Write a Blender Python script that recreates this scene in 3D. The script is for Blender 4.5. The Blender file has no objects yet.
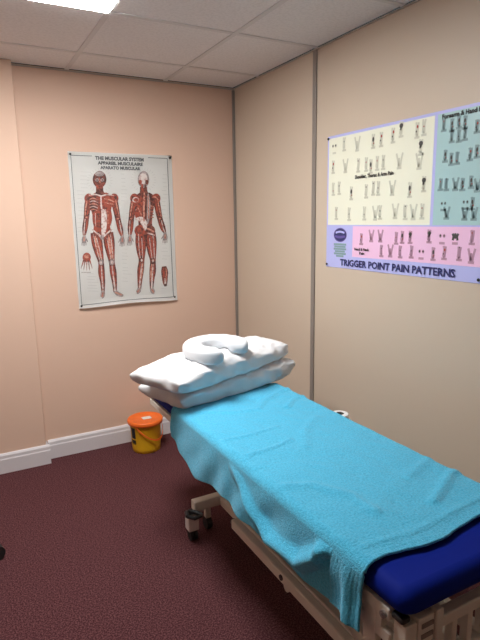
import bpy, bmesh, math, random
from mathutils import Vector, Matrix, noise
random.seed(4)
C = bpy.context.scene.collection
PI = math.pi
H = 2.3345                      # ceiling height

# ------------------------------------------------------------------ materials
def mat(name, color, rough=0.6, metal=0.0, spec=0.5, bump=None, var=None, sheen=0, sss=0):
    m = bpy.data.materials.new(name); m.use_nodes = True
    nt = m.node_tree; b = nt.nodes['Principled BSDF']
    b.inputs['Base Color'].default_value = (*color, 1)
    b.inputs['Roughness'].default_value = rough
    b.inputs['Metallic'].default_value = metal
    b.inputs['Specular IOR Level'].default_value = spec
    if sheen:
        b.inputs['Sheen Weight'].default_value = sheen
        b.inputs['Sheen Roughness'].default_value = 0.6
    tc = nt.nodes.new('ShaderNodeTexCoord')
    if var:                      # (scale, second colour, lo, hi, detail)
        n = nt.nodes.new('ShaderNodeTexNoise'); n.inputs['Scale'].default_value = var[0]
        n.inputs['Detail'].default_value = var[4] if len(var) > 4 else 3
        r = nt.nodes.new('ShaderNodeValToRGB')
        r.color_ramp.elements[0].position = var[2]; r.color_ramp.elements[0].color = (*color, 1)
        r.color_ramp.elements[1].position = var[3]; r.color_ramp.elements[1].color = (*var[1], 1)
        nt.links.new(tc.outputs['Object'], n.inputs['Vector'])
        nt.links.new(n.outputs['Fac'], r.inputs['Fac'])
        nt.links.new(r.outputs['Color'], b.inputs['Base Color'])
    if bump:                     # (scale, strength, distance)
        n = nt.nodes.new('ShaderNodeTexNoise'); n.inputs['Scale'].default_value = bump[0]
        n.inputs['Detail'].default_value = 4
        bp = nt.nodes.new('ShaderNodeBump'); bp.inputs['Strength'].default_value = bump[1]
        bp.inputs['Distance'].default_value = bump[2]
        nt.links.new(tc.outputs['Object'], n.inputs['Vector'])
        nt.links.new(n.outputs['Fac'], bp.inputs['Height'])
        nt.links.new(bp.outputs['Normal'], b.inputs['Normal'])
    return m

def emis(name, color, strength):
    m = bpy.data.materials.new(name); m.use_nodes = True
    b = m.node_tree.nodes['Principled BSDF']
    b.inputs['Base Color'].default_value = (.9, .9, .9, 1)
    b.inputs['Emission Color'].default_value = (*color, 1)
    b.inputs['Emission Strength'].default_value = strength
    return m

M = {
 'wall_peach': mat('peach_wall_paint', (.71, .505, .390), .75, spec=.25, bump=(60, .08, .002)),
 'wall_beige': mat('beige_partition', (.61, .515, .41), .45, spec=.4, bump=(90, .05, .001)),
 'tile': mat('ceiling_tile', (.80, .785, .78), .95, spec=.1, var=(80, (.74, .725, .72), .45, .62, 6), bump=(90, .2, .003)),
 'tbar': mat('ceiling_grid', (.67, .655, .65), .6, spec=.3),
 'skirting': mat('white_gloss_paint', (.72, .70, .72), .35),
 'carpet': mat('maroon_carpet', (.064, .021, .025), .97, spec=.08, var=(170, (.175, .074, .078), .44, .64, 6), bump=(330, .7, .006)),
 'strip': mat('grey_joint_strip', (.27, .24, .215), .5, metal=.1),
 'gap': mat('wall_angle', (.44, .38, .33), .8),
 'white_metal': mat('light_frame', (.8, .8, .8), .4),
 'cream_metal': mat('cream_enamel', (.74, .71, .63), .42, spec=.4),
 'cream_plastic': mat('cream_plastic', (.72, .66, .62), .5, spec=.4),
 'black_plastic': mat('black_plastic', (.012, .012, .014), .4),
 'rubber': mat('black_rubber', (.016, .015, .016), .65),
 'steel': mat('steel', (.42, .41, .40), .3, metal=.9),
 'blue_vinyl': mat('blue_vinyl', (.002, .013, .215), .7, spec=.1, bump=(180, .05, .001)),
 'pillow': mat('white_cotton', (.77, .785, .80), .85, spec=.2, bump=(220, .12, .001)),
 'pillow2': mat('white_cotton_cover', (.72, .745, .765), .8, spec=.2, bump=(160, .15, .001)),
 'collar': mat('white_jersey', (.70, .73, .76), .8, spec=.2, bump=(300, .1, .001)),
 'orange': mat('orange_plastic', (.86, .16, .02), .38),
 'yellow': mat('yellow_plastic', (.80, .46, .015), .4),
 'label': mat('label_white', (.78, .70, .62), .6),
 'ink': mat('black_ink', (.012, .012, .014), .6),
 'paper_roll': mat('white_tissue', (.86, .86, .86), .9),
 'core': mat('grey_card', (.12, .11, .10), .9),
 'diffuser': emis('lit_diffuser', (1.0, .985, .97), 16.0),
 'poster': mat('poster_paper', (.90, .91, .89), .4, spec=.45),
 'pline': mat('poster_line', (.12, .13, .14), .6),
 'faint': mat('poster_faint', (.76, .77, .75), .5),
 'm_dark': mat('muscle_dark', (.07, .024, .020), .5, var=(70, (.26, .075, .055), .42, .62, 3)),
 'm_red': mat('muscle_red', (.36, .075, .045), .5, var=(85, (.13, .035, .030), .48, .64, 3)),
 'm_light': mat('muscle_light', (.62, .30, .22), .5, var=(80, (.33, .085, .06), .45, .62, 3)),
 'm_white': mat('tendon', (.70, .63, .60), .5, var=(75, (.42, .22, .19), .46, .64, 3)),
 'm_grey': mat('tendon_grey', (.26, .22, .22), .5, var=(80, (.45, .38, .36), .45, .62, 3)),
 'lavender': mat('lavender_print', (.49, .52, .90), .35, spec=.5),
 'cream': mat('cream_print', (.84, .87, .72), .35, spec=.5),
 'teal': mat('teal_print', (.40, .63, .65), .35, spec=.5),
 'pink': mat('pink_print', (.88, .57, .80), .35, spec=.5),
 'navy': mat('navy_ink', (.03, .035, .15), .5),
 'purple': mat('logo_purple', (.13, .10, .36), .5),
 'sketch': mat('sketch_grey', (.62, .64, .53), .5),
 'sketch2': mat('sketch_bluegrey', (.23, .36, .38), .5),
 'sketch3': mat('sketch_mauve', (.52, .30, .42), .5),
 'dot': mat('dot_dark', (.06, .06, .055), .5),
 'reddot': mat('dot_red', (.42, .06, .04), .5),
}

# towel: terry with fine loops
def towel_material():
    m = bpy.data.materials.new('turquoise_terry'); m.use_nodes = True
    nt = m.node_tree; b = nt.nodes['Principled BSDF']
    b.inputs['Roughness'].default_value = .95
    b.inputs['Specular IOR Level'].default_value = .1
    b.inputs['Sheen Weight'].default_value = .25
    tc = nt.nodes.new('ShaderNodeTexCoord')
    n = nt.nodes.new('ShaderNodeTexNoise'); n.inputs['Scale'].default_value = 170; n.inputs['Detail'].default_value = 6
    n2 = nt.nodes.new('ShaderNodeTexNoise'); n2.inputs['Scale'].default_value = 330; n2.inputs['Detail'].default_value = 3
    mx = nt.nodes.new('ShaderNodeMath'); mx.operation = 'ADD'
    r = nt.nodes.new('ShaderNodeValToRGB')
    r.color_ramp.elements[0].position = .34; r.color_ramp.elements[0].color = (.050, .40, .64, 1)
    r.color_ramp.elements[1].position = .60; r.color_ramp.elements[1].color = (.095, .54, .80, 1)
    bp = nt.nodes.new('ShaderNodeBump'); bp.inputs['Strength'].default_value = .75; bp.inputs['Distance'].default_value = .004
    L = nt.links.new
    L(tc.outputs['Object'], n.inputs['Vector']); L(tc.outputs['Object'], n2.inputs['Vector'])
    L(n.outputs['Fac'], r.inputs['Fac']); L(r.outputs['Color'], b.inputs['Base Color'])
    L(n.outputs['Fac'], mx.inputs[0]); L(n2.outputs['Fac'], mx.inputs[1])
    L(mx.outputs[0], bp.inputs['Height']); L(bp.outputs['Normal'], b.inputs['Normal'])
    return m
M['towel'] = towel_material()

# ------------------------------------------------------------------ helpers
def obj(name, bm, materials, parent=None, smooth=False, label=None):
    me = bpy.data.meshes.new(name); bm.normal_update(); bm.to_mesh(me); bm.free()
    if not isinstance(materials, (list, tuple)): materials = [materials]
    for m in materials: me.materials.append(m)
    if smooth:
        for p in me.polygons: p.use_smooth = True
    o = bpy.data.objects.new(name, me); C.objects.link(o)
    if parent:
        o.parent = parent
        bpy.context.view_layer.update()
        o.matrix_parent_inverse = parent.matrix_world.inverted()
    if label: o['label'] = label
    return o

def thing(name, label, cat, loc=(0, 0, 0), group=None):
    o = bpy.data.objects.new(name, None); C.objects.link(o)
    o.location = loc; o.empty_display_size = .05
    o['label'] = label; o['category'] = cat
    if group: o['group'] = group
    bpy.context.view_layer.update()
    return o

def tag(o, label, cat, group=None):
    o['label'] = label; o['category'] = cat
    if group: o['group'] = group
    return o

def struct(name, bm, m):
    o = obj(name, bm, m); o['kind'] = 'structure'; return o

def box(bm, a, b, bev=0, mi=0, seg=2):
    a = Vector(a); b = Vector(b)
    vs = [bm.verts.new((x, y, z)) for x in (a.x, b.x) for y in (a.y, b.y) for z in (a.z, b.z)]
    idx = [(0, 1, 3, 2), (4, 6, 7, 5), (0, 4, 5, 1), (2, 3, 7, 6), (0, 2, 6, 4), (1, 5, 7, 3)]
    fs = [bm.faces.new([vs[i] for i in q]) for q in idx]
    for f in fs: f.material_index = mi
    if bev:
        es = list({e for f in fs for e in f.edges})
        r = bmesh.ops.bevel(bm, geom=es, offset=bev, segments=seg, affect='EDGES', profile=.5)
        for f in r['faces']: f.material_index = mi

def beam(bm, p, q, w, h, bev=.003, mi=0, up=(0, 0, 1)):
    """rectangular tube from p to q, w wide (sideways), h high"""
    p = Vector(p); q = Vector(q); d = (q - p); L = d.length; d.normalize()
    s = d.cross(Vector(up)).normalized(); u = s.cross(d)
    b2 = bmesh.new(); box(b2, (-w/2, 0, -h/2), (w/2, L, h/2), bev)
    mtx = Matrix((( s.x, d.x, u.x, p.x), (s.y, d.y, u.y, p.y), (s.z, d.z, u.z, p.z), (0, 0, 0, 1)))
    b2.transform(mtx); me = bpy.data.meshes.new('t'); b2.to_mesh(me); b2.free()
    n0 = len(bm.faces); bm.from_mesh(me); bpy.data.meshes.remove(me)
    bm.faces.ensure_lookup_table()
    for f in bm.faces[n0:]: f.material_index = mi

def cyl(bm, p, q, r, r2=None, n=20, mi=0, cap=True):
    p = Vector(p); q = Vector(q); d = (q - p).normalized()
    s = d.orthogonal().normalized(); u = d.cross(s); r2 = r if r2 is None else r2
    A = [bm.verts.new(p + r*(math.cos(2*PI*i/n)*s + math.sin(2*PI*i/n)*u)) for i in range(n)]
    B = [bm.verts.new(q + r2*(math.cos(2*PI*i/n)*s + math.sin(2*PI*i/n)*u)) for i in range(n)]
    for i in range(n):
        f = bm.faces.new((A[i], A[(i+1) % n], B[(i+1) % n], B[i])); f.material_index = mi
    if cap:
        f = bm.faces.new(A[::-1]); f.material_index = mi
        f = bm.faces.new(B); f.material_index = mi

def lathe(bm, prof, c=(0, 0, 0), n=48, mi=0):
    rings = []
    for r, z in prof:
        if r < 1e-5: rings.append([bm.verts.new((c[0], c[1], c[2]+z))])
        else: rings.append([bm.verts.new((c[0]+r*math.cos(2*PI*i/n), c[1]+r*math.sin(2*PI*i/n), c[2]+z)) for i in range(n)])
    for A, B in zip(rings, rings[1:]):
        for i in range(n):
            j = (i+1) % n
            if len(A) == 1: f = bm.faces.new((A[0], B[j], B[i]))
            elif len(B) == 1: f = bm.faces.new((A[i], A[j], B[0]))
            else: f = bm.faces.new((A[i], A[j], B[j], B[i]))
            f.material_index = mi

def tube(bm, pts, r, n=10, mi=0):
    pts = [Vector(p) for p in pts]; rings = []
    for i, p in enumerate(pts):
        d = (pts[min(i+1, len(pts)-1)] - pts[max(i-1, 0)]).normalized()
        if i == 0: s = d.orthogonal().normalized()
        s = (s - d*s.dot(d)).normalized(); u = d.cross(s)
        rings.append([bm.verts.new(p + r*(math.cos(2*PI*k/n)*s + math.sin(2*PI*k/n)*u)) for k in range(n)])
    for A, B in zip(rings, rings[1:]):
        for k in range(n):
            f = bm.faces.new((A[k], A[(k+1) % n], B[(k+1) % n], B[k])); f.material_index = mi
    bm.faces.new(rings[0][::-1]).material_index = mi; bm.faces.new(rings[-1]).material_index = mi

# ------------------------------------------------------------------ room shell
XL, YF = -3.3, -4.7
bm = bmesh.new(); box(bm, (XL-.1, YF-.1, -.1), (.1, .1, 0)); floor = struct('floor', bm, M['carpet'])
bm = bmesh.new(); box(bm, (XL-.1, 0, 0), (.0, .1, H)); struct('wall_back', bm, M['wall_peach'])
bm = bmesh.new(); box(bm, (0, YF-.1, 0), (.1, .1, H)); struct('wall_right', bm, M['wall_beige'])
bm = bmesh.new(); box(bm, (XL-.1, YF-.1, 0), (XL, 0, H)); struct('wall_left', bm, M['wall_peach'])
bm = bmesh.new(); box(bm, (XL, YF-.1, 0), (0, YF, H)); struct('wall_front', bm, M['wall_peach'])
PX, PY = -1.3877, -.066
bm = bmesh.new(); box(bm, (XL, PY, 0), (PX, 0, H), .004); struct('wall_pilaster', bm, M['wall_peach'])

# suspended ceiling: tiles with T bars; openings for the light panels
TX0, TY0, T = -.4861, -.3453, .6
xs = [0, TX0] + [TX0 - T*k for k in range(1, 5)] + [XL]
ys = [0, TY0] + [TY0 - T*k for k in range(1, 8)] + [YF]
ys = [y for y in ys if y >= YF]
holes = [(2, 2)]
bm = bmesh.new()
for i in range(len(xs)-1):
    for j in range(len(ys)-1):
        if (i, j) in holes: continue
        x1, x0 = xs[i], xs[i+1]; y1, y0 = ys[j], ys[j+1]
        if x1-x0 < .03 or y1-y0 < .03: continue
        box(bm, (x0+.009, y0+.009, H+.001), (x1-.009, y1-.009, H+.02), .003, 0, 1)
hb = .012
for x in xs[1:-1]:
    box(bm, (x-hb, YF, H-.003), (x+hb, 0, H+.012), 0, 1)
for y in ys[1:-1]:
    for i in range(len(xs)-1):
        box(bm, (xs[i+1]+hb, y-hb, H-.003), (xs[i]-hb, y+hb, H+.012), 0, 1)
box(bm, (XL-.1, YF-.1, H+.12), (.1, .1, H+.2), 0, 0)
struct('ceiling', bm, [M['tile'], M['tbar']])

# wall angle under the ceiling, joint strips, skirting
bm = bmesh.new()
box(bm, (PX, -.008, H-.011), (0, 0, H-.004))
struct('trim_1', bm, M['gap'])
bm = bmesh.new(); box(bm, (-.007, YF, H-.008), (0, -.03, H-.003)); struct('trim_2', bm, M['gap'])
bm = bmesh.new(); box(bm, (-.008, -.924-.016, 0), (0, -.924+.016, H-.008), .002); struct('trim_3', bm, M['strip'])
bm = bmesh.new(); box(bm, (-.016, -.016, 0), (0, 0, H-.015), .003); struct('trim_4', bm, M['strip'])

def skirting(name, p, q, nrm, h=.122, t=.018):
    """moulded skirting from p to q with thickness along nrm"""
    prof = [(0, 0), (t, 0), (t, h*.70), (t*.82, h*.76), (t*.80, h*.90), (t*.45, h*.985), (0, h)]
    p = Vector(p); q = Vector(q); n = Vector(nrm)
    bm = bmesh.new()
    A = [bm.verts.new(p + n*a + Vector((0, 0, z))) for a, z in prof]
    B = [bm.verts.new(q + n*a + Vector((0, 0, z))) for a, z in prof]
    k = len(prof)
    for i in range(k): bm.faces.new((A[i], A[(i+1) % k], B[(i+1) % k], B[i]))
    bm.faces.new(A[::-1]); bm.faces.new(B)
    bmesh.ops.recalc_face_normals(bm, faces=bm.faces)
    return bm
o = struct('baseboard_back', skirting('', (PX+.018, 0, 0), (0, 0, 0), (0, -1, 0)), M['skirting'])
o = struct('baseboard_pilaster', skirting('', (XL, PY, 0), (PX+.018, PY, 0), (0, -1, 0)), M['skirting'])
bm = skirting('', (PX, PY, 0), (PX, 0, 0), (1, 0, 0)); struct('baseboard_return', bm, M['skirting'])
o = struct('baseboard_left', skirting('', (XL, YF, 0), (XL, PY-.02, 0), (1, 0, 0)), M['skirting'])

# ceiling light panels (same grid)
def light_panel(i, j, label):
    x1, x0 = xs[i], xs[i+1]; y1, y0 = ys[j], ys[j+1]
    t = thing('ceiling_light', label, 'light', ((x0+x1)/2, (y0+y1)/2, H))
    bm = bmesh.new()
    a, w = .0135, .02
    for (A, B) in (((x0+a, y0+a), (x1-a, y0+a+w)), ((x0+a, y1-a-w), (x1-a, y1-a)),
                   ((x0+a, y0+a+w), (x0+a+w, y1-a-w)), ((x1-a-w, y0+a+w), (x1-a, y1-a-w))):
        box(bm, (A[0], A[1], H-.002), (B[0], B[1], H+.045))
    box(bm, (x0+a, y0+a, H+.046), (x1-a, y1-a, H+.056))
    obj('frame', bm, M['white_metal'], t)
    bm = bmesh.new(); box(bm, (x0+.004, y0+.004, H-.007), (x1-.004, y1-.004, H-.0035), .002)
    obj('diffuser', bm, M['diffuser'], t, label='glowing white diffuser')
    return t
light_panel(2, 2, 'glowing square light panel in the ceiling in front of the muscle poster wall')

# ------------------------------------------------------------------ text
def text_bm(s, size, origin, right, up, thick=0.0, width=None, bold=0.0):
    """flat lettering; origin = left end of baseline; width = fit to this width"""
    cu = bpy.data.curves.new('t', 'FONT'); cu.body = s; cu.size = size; cu.offset = bold
    cu.resolution_u = 2
    o = bpy.data.objects.new('t', cu); C.objects.link(o)
    dg = bpy.context.evaluated_depsgraph_get(); me = bpy.data.meshes.new_from_object(o.evaluated_get(dg))
    bpy.data.objects.remove(o); bpy.data.curves.remove(cu)
    bm = bmesh.new(); bm.from_mesh(me); bpy.data.meshes.remove(me)
    x0 = min(v.co.x for v in bm.verts); x1 = max(v.co.x for v in bm.verts)
    k = (width/(x1-x0)) if width else 1
    R = Vector(right); U = Vector(up); O = Vector(origin)
    for v in bm.verts:
        v.co = O + R*((v.co.x-x0)*k) + U*v.co.y
    return bm

# ------------------------------------------------------------------ flat drawing on a wall
class Draw:
    """flat ribbons/polygons laid on a plane; f maps (a,b,layer) -> 3D point"""
    def __init__(s, f): s.bm = bmesh.new(); s.f = f
    def poly(s, pts, mi, layer):
        vs = [s.bm.verts.new(s.f(a, b, layer)) for a, b in pts]
        s.bm.faces.new(vs).material_index = mi
    def ribbon(s, pts, mi, layer, sub=4):
        """pts: (a,b,width) centre line, smoothed, rounded by taper"""
        P = []
        n = len(pts)
        for i in range(n-1):
            p0 = pts[max(i-1, 0)]; p1 = pts[i]; p2 = pts[i+1]; p3 = pts[min(i+2, n-1)]
            for k in range(sub):
                t = k/sub
                P.append(tuple(.5*((2*p1[j]) + (-p0[j]+p2[j])*t + (2*p0[j]-5*p1[j]+4*p2[j]-p3[j])*t*t + (-p0[j]+3*p1[j]-3*p2[j]+p3[j])*t**3) for j in range(3)))
        P.append(pts[-1])
        L = []; Rr = []
        for i, p in enumerate(P):
            q0 = P[max(i-1, 0)]; q1 = P[min(i+1, len(P)-1)]
            dx, dy = q1[0]-q0[0], q1[1]-q0[1]; l = math.hypot(dx, dy) or 1
            nx, ny = -dy/l, dx/l; w = max(p[2], .01)/2
            L.append(s.bm.verts.new(s.f(p[0]+nx*w, p[1]+ny*w, layer)))
            Rr.append(s.bm.verts.new(s.f(p[0]-nx*w, p[1]-ny*w, layer)))
        for i in range(len(L)-1):
            s.bm.faces.new((L[i], L[i+1], Rr[i+1], Rr[i])).material_index = mi
    def ell(s, a, b, ra, rb, mi, layer, n=16, rot=0):
        s.poly([(a+ra*math.cos(2*PI*i/n)*math.cos(rot)-rb*math.sin(2*PI*i/n)*math.sin(rot),
                 b+ra*math.cos(2*PI*i/n)*math.sin(rot)+rb*math.sin(2*PI*i/n)*math.cos(rot)) for i in range(n)], mi, layer)

# ------------------------------------------------------------------ muscle poster on the back wall
# poster drawing coordinates: a 402 wide x 560 high working sheet (y down)
BX0, BX1, BZ0, BZ1 = -1.1166, -.4642, .9397, 1.8814
PWD = BX1-BX0; PHT = BZ1-BZ0
SRC = [(28, 45), (408, 62), (430, 582), (75, 615)]
def homog(src):
    dst = [(0, 0), (1, 0), (1, 1), (0, 1)]; A = []; B = []
    for (x, y), (u, v) in zip(src, dst):
        A.append([x, y, 1, 0, 0, 0, -u*x, -u*y]); B.append(u)
        A.append([0, 0, 0, x, y, 1, -v*x, -v*y]); B.append(v)
    n = 8
    for i in range(n):
        p = max(range(i, n), key=lambda r: abs(A[r][i])); A[i], A[p] = A[p], A[i]; B[i], B[p] = B[p], B[i]
        for r in range(n):
            if r != i:
                k = A[r][i]/A[i][i]
                for c in range(i, n): A[r][c] -= k*A[i][c]
                B[r] -= k*B[i]
    return [B[i]/A[i][i] for i in range(n)] + [1]
HM = homog(SRC)
def sheet(x, y):
    w = HM[6]*x+HM[7]*y+1
    return (HM[0]*x+HM[1]*y+HM[2])/w, (HM[3]*x+HM[4]*y+HM[5])/w
def curl(u, v):
    """distance of the paper from the wall: flat, lifting at the lower edge"""
    d = .004
    if v > .93: d += .022*((v-.93)/.07)**2*(.35+.65*math.sin(PI*min(1, max(0, u)))**.5 if 0 <= u <= 1 else .35)
    d += .004*math.sin(PI*min(1, max(0, u)))*math.sin(PI*min(1, max(0, v)))
    return d
def fp(x, y, layer):
    u, v = sheet(x, y)
    zz = BZ1-v*PHT + (.010*((v-.9)/.1)*math.sin(PI*min(1, max(0, u)))**2 if v > .9 else 0)
    return (BX0+u*PWD, -curl(u, v)-layer*.0006, zz)
poster = thing('anatomy_poster', 'white muscular system poster with front and back muscle figures on back wall', 'poster', ((BX0+BX1)/2, 0, BZ0))
bm = bmesh.new(); NU, NV = 24, 60; g = []
for j in range(NV+1):
    v = j/NV
    row = []
    for i in range(NU+1):
        u = i/NU
        zz = BZ1-v*PHT
        if v > .9: zz += .010*((v-.9)/.1)*math.sin(PI*u)**2
        row.append(bm.verts.new((BX0+u*PWD, -curl(u, v), zz)))
    g.append(row)
for j in range(NV):
    for i in range(NU): bm.faces.new((g[j][i], g[j+1][i], g[j+1][i+1], g[j][i+1]))
r = bmesh.ops.solidify(bm, geom=bm.faces[:], thickness=.0004)
paper_bm = bm
# border line
D = Draw(fp)
def fline(D, x0, y0, x1, y1, w, mi, layer, n=10):
    for k in range(n):
        t0, t1 = k/n, (k+1)/n
        D.ribbon([(x0+(x1-x0)*t0, y0+(y1-y0)*t0, w), (x0+(x1-x0)*t1, y0+(y1-y0)*t1, w)], mi, layer, 1)
fline(D, 40, 60, 118, 63, 2.2, 0, 1); fline(D, 322, 69, 392, 72, 2.2, 0, 1)
fline(D, 40, 60, 84, 602, 2.0, 0, 4, 50); fline(D, 392, 72, 416, 571, 2.0, 0, 4, 50); fline(D, 84, 602, 416, 571, 2.0, 0, 5, 60)
border_bm = D.bm
# faint captions beside the figures
D = Draw(fp); random.seed(7)
for (xa, xb, ya, yb, n) in ((58, 92, 190, 350, 11), (222, 246, 130, 240, 8), (372, 392, 130, 330, 14), (86, 128, 490, 560, 7), (228, 262, 400, 530, 10), (372, 404, 380, 450, 5), (240, 262, 270, 380, 6), (366, 404, 470, 556, 6), (70, 112, 120, 190, 5)):
    for k in range(n):
        y = ya+(yb-ya)*k/n + random.uniform(-2, 2); sh = (y-60)*.085 if xa < 150 else 0
        x0 = xa+random.uniform(0, 6)+(sh*.4 if xa < 100 else 0)
        D.ribbon([(x0, y, 1.8), (x0+(xb-xa)*random.uniform(.5, .95), y+1, 1.8)], 0, 1, 1)
for cx, cy in ((147, 152), (306, 150)):
    for k in range(26):
        a = 2*PI*k/26
        if abs(math.sin(a)) > .9 and math.sin(a) > 0: continue
        r0, r1 = 38, 47
        D.ribbon([(cx+r0*math.cos(a), cy+r0*math.sin(a)*.95, 1.6), (cx+r1*math.cos(a), cy+r1*math.sin(a)*.95, 1.6)], 0, 1, 1)
for src, k in ((border_bm, 1), (D.bm, 2)):
    me = bpy.data.meshes.new('t'); src.to_mesh(me); src.free(); n0 = len(paper_bm.faces)
    paper_bm.from_mesh(me); bpy.data.meshes.remove(me); paper_bm.faces.ensure_lookup_table()
    for f_ in paper_bm.faces[n0:]: f_.material_index = k
obj('paper', paper_bm, [M['poster'], M['pline'], M['faint']], poster)

MM = [M['m_dark'], M['m_red'], M['m_light'], M['m_white'], M['m_grey']]
DK, RD, LT, WH, GY = range(5)
def body(D, cx, hx, front, sL, sR, elbL, elbR, haL, haR, hip, kneeL, kneeR, ankL, ankR, footL, footR):
    R = lambda pts, mi, l: D.ribbon(pts, mi, l)
    ty = 205
    # neck and head
    R([(hx, 175, 26), (hx+1, 195, 30), (hx+2, 210, 60)], DK, 1)
    D.ell(hx, 148, 25 if front else 21, 31, DK if front else GY, 1, 20)
    if front:
        D.ell(hx, 128, 17, 9, GY, 2); D.ell(hx-9, 150, 7, 6, GY, 2); D.ell(hx+10, 150, 7, 6, GY, 2)
        D.ell(hx-9, 150, 3, 2.5, DK, 3); D.ell(hx+10, 150, 3, 2.5, DK, 3)
        R([(hx, 142, 3), (hx+1, 160, 7)], LT, 3); R([(hx-7, 168, 3), (hx, 170, 4), (hx+8, 168, 3)], RD, 3)
        R([(hx-15, 160, 4), (hx-8, 174, 6), (hx, 178, 7), (hx+9, 174, 6), (hx+16, 160, 4)], RD, 2)
    else:
        D.ell(hx-1, 145, 15, 20, WH, 2); D.ell(hx-12, 158, 6, 9, RD, 3); D.ell(hx+12, 158, 6, 9, DK, 3)
        R([(hx-5, 165, 6), (hx-4, 195, 9)], RD, 3); R([(hx+6, 165, 5), (hx+7, 198, 7)], DK, 3)
    # torso
    w = (sR-sL)
    R([(cx, 196, w*.42), (cx, 212, w*.86), (cx, 245, w*.80), (cx+1, 280, w*.64), (cx+2, 310, w*.58), (cx+4, 335, w*.66), (cx+5, 362, w*.70)], DK if not front else RD, 1)
    # shoulders + arms
    for s, e, h, sg in ((sL, elbL, haL, -1), (sR, elbR, haR, 1)):
        D.ell(s-sg*3, 217, 16, 18, RD, 2)
        R([(s-sg*4, 210, 20), (s+sg*1, 240, 24), (e[0], e[1], 20), ((e[0]+h[0])/2+sg*1, (e[1]+h[1])/2-6, 20), (h[0], h[1]-24, 10)], DK, 2)
        R([(s-sg*6, 222, 3), (s-sg*2, 245, 7), (e[0]-sg*3, e[1]-8, 3)], RD, 3)
        R([(s+sg*3, 222, 2), (s+sg*7, 245, 5), (e[0]+sg*5, e[1]-6, 2)], LT, 3)
        R([(e[0]-sg*3, e[1]+4, 3), (e[0]*.55+h[0]*.45-sg*3, e[1]*.55+h[1]*.45, 7), (h[0]-sg*1, h[1]-26, 2)], RD, 3)
        R([(e[0]+sg*5, e[1]+6, 2), (e[0]*.5+h[0]*.5+sg*4, e[1]*.5+h[1]*.5, 3.5), (h[0]+sg*1, h[1]-24, 2)], WH, 3)
        D.ell(e[0], e[1], 4, 3, LT, 4)
        # hand
        R([(h[0], h[1]-26, 9), (h[0], h[1]-10, 17), (h[0]+sg*1, h[1]+2, 14)], GY, 3)
        for q in range(4):
            R([(h[0]-7+q*4.5, h[1]-2, 3.4), (h[0]-8+q*5, h[1]+14-abs(q-1.5)*2, 2.2)], GY, 3)
        R([(h[0]-sg*7, h[1]-14, 4), (h[0]-sg*13, h[1]-2, 2.5)], GY, 3)
        R([(h[0], h[1]-20, 3), (h[0], h[1]-4, 6)], LT, 4)
    # legs
    for k, a, f, hp, sg in ((kneeL, ankL, footL, cx-hip, -1), (kneeR, ankR, footR, cx+hip+6, 1)):
        R([(hp, 340, 36), (hp*.72+k[0]*.28, 375, 40), (hp*.4+k[0]*.6, 410, 32), (k[0], k[1], 21), (k[0]+(a[0]-k[0])*.35+sg*1, k[1]+36, 24), (a[0]-(a[0]-k[0])*.2, a[1]-36, 18), (a[0], a[1], 12)], DK, 2)
        R([(hp-sg*10, 350, 4), (hp*.6+k[0]*.4-sg*10, 388, 10), (k[0]-sg*7, k[1]-10, 4)], RD, 3)
        R([(hp+sg*2, 352, 5), (hp*.6+k[0]*.4+sg*2, 390, 12), (k[0]+sg*1, k[1]-14, 4)], LT if front else RD, 3)
        R([(hp+sg*14, 352, 3), (hp*.55+k[0]*.45+sg*13, 392, 7), (k[0]+sg*8, k[1]-10, 3)], RD, 3)
        R([(hp+sg*8, 345, 2), (hp*.5+k[0]*.5+sg*8, 395, 2.4), (k[0]+sg*5, k[1]-8, 2)], WH, 4)
        R([(hp-sg*4, 360, 2), (hp*.5+k[0]*.5-sg*4, 398, 2.4), (k[0]-sg*3, k[1]-8, 2)], WH, 4)
        D.ell(k[0], k[1], 9, 10, GY if front else DK, 4); D.ell(k[0], k[1], 3.5, 5, WH, 5)
        R([(k[0]-sg*4, k[1]+12, 4), (k[0]-sg*4+(a[0]-k[0])*.4, k[1]+44, 8), (a[0]-sg*1, a[1]-26, 2)], RD if front else LT, 3)
        R([(k[0]+sg*5, k[1]+12, 3), (k[0]+sg*5+(a[0]-k[0])*.4, k[1]+44, 6), (a[0]+sg*2, a[1]-22, 2)], RD, 3)
        R([(k[0]+1, k[1]+12, 3), (k[0]+(a[0]-k[0])*.45, k[1]+50, 4.5), (a[0], a[1]-4, 6)], WH, 4)
        R([(a[0], a[1]-4, 13), (a[0]*.6+f[0]*.4, a[1]*.5+f[1]*.5, 16), (f[0], f[1], 13), (f[0]+(f[0]-a[0])*.3, f[1]+1, 6)], GY, 3)
        R([(a[0], a[1], 4), (f[0], f[1]-1, 6)], LT, 4)
    if front:
        # ribcage + pectoral
        D.ell(cx+29, 228, 24, 22, RD, 3); D.ell(cx+29, 226, 18, 14, RD, 4)
        R([(cx+10, 218, 3), (cx+30, 222, 5), (cx+47, 230, 3)], LT, 5); R([(cx+12, 232, 3), (cx+30, 236, 4), (cx+44, 238, 2)], LT, 5)
        D.ell(cx-28, 236, 20, 28, DK, 3)
        for q in range(5):
            R([(cx-42, 220+q*10, 2), (cx-28, 216+q*10, 3.5), (cx-12, 222+q*10, 3)], WH if q % 2 else LT, 4)
        R([(cx-45, 205, 3), (cx-20, 203, 5), (cx, 208, 5), (cx+22, 203, 5), (cx+46, 207, 3)], WH, 4)
        R([(cx-1, 206, 4), (cx, 240, 6), (cx+2, 255, 6)], WH, 5)
        R([(cx+9, 256, 16), (cx+11, 290, 20), (cx+10, 330, 18), (cx+6, 352, 8)], WH, 4)
        R([(cx-9, 258, 14), (cx-8, 290, 15), (cx-6, 325, 13)], DK, 4)
        for q in range(4): R([(cx-15, 265+q*17, 9), (cx-3, 265+q*17, 9)], RD, 5)
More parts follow.
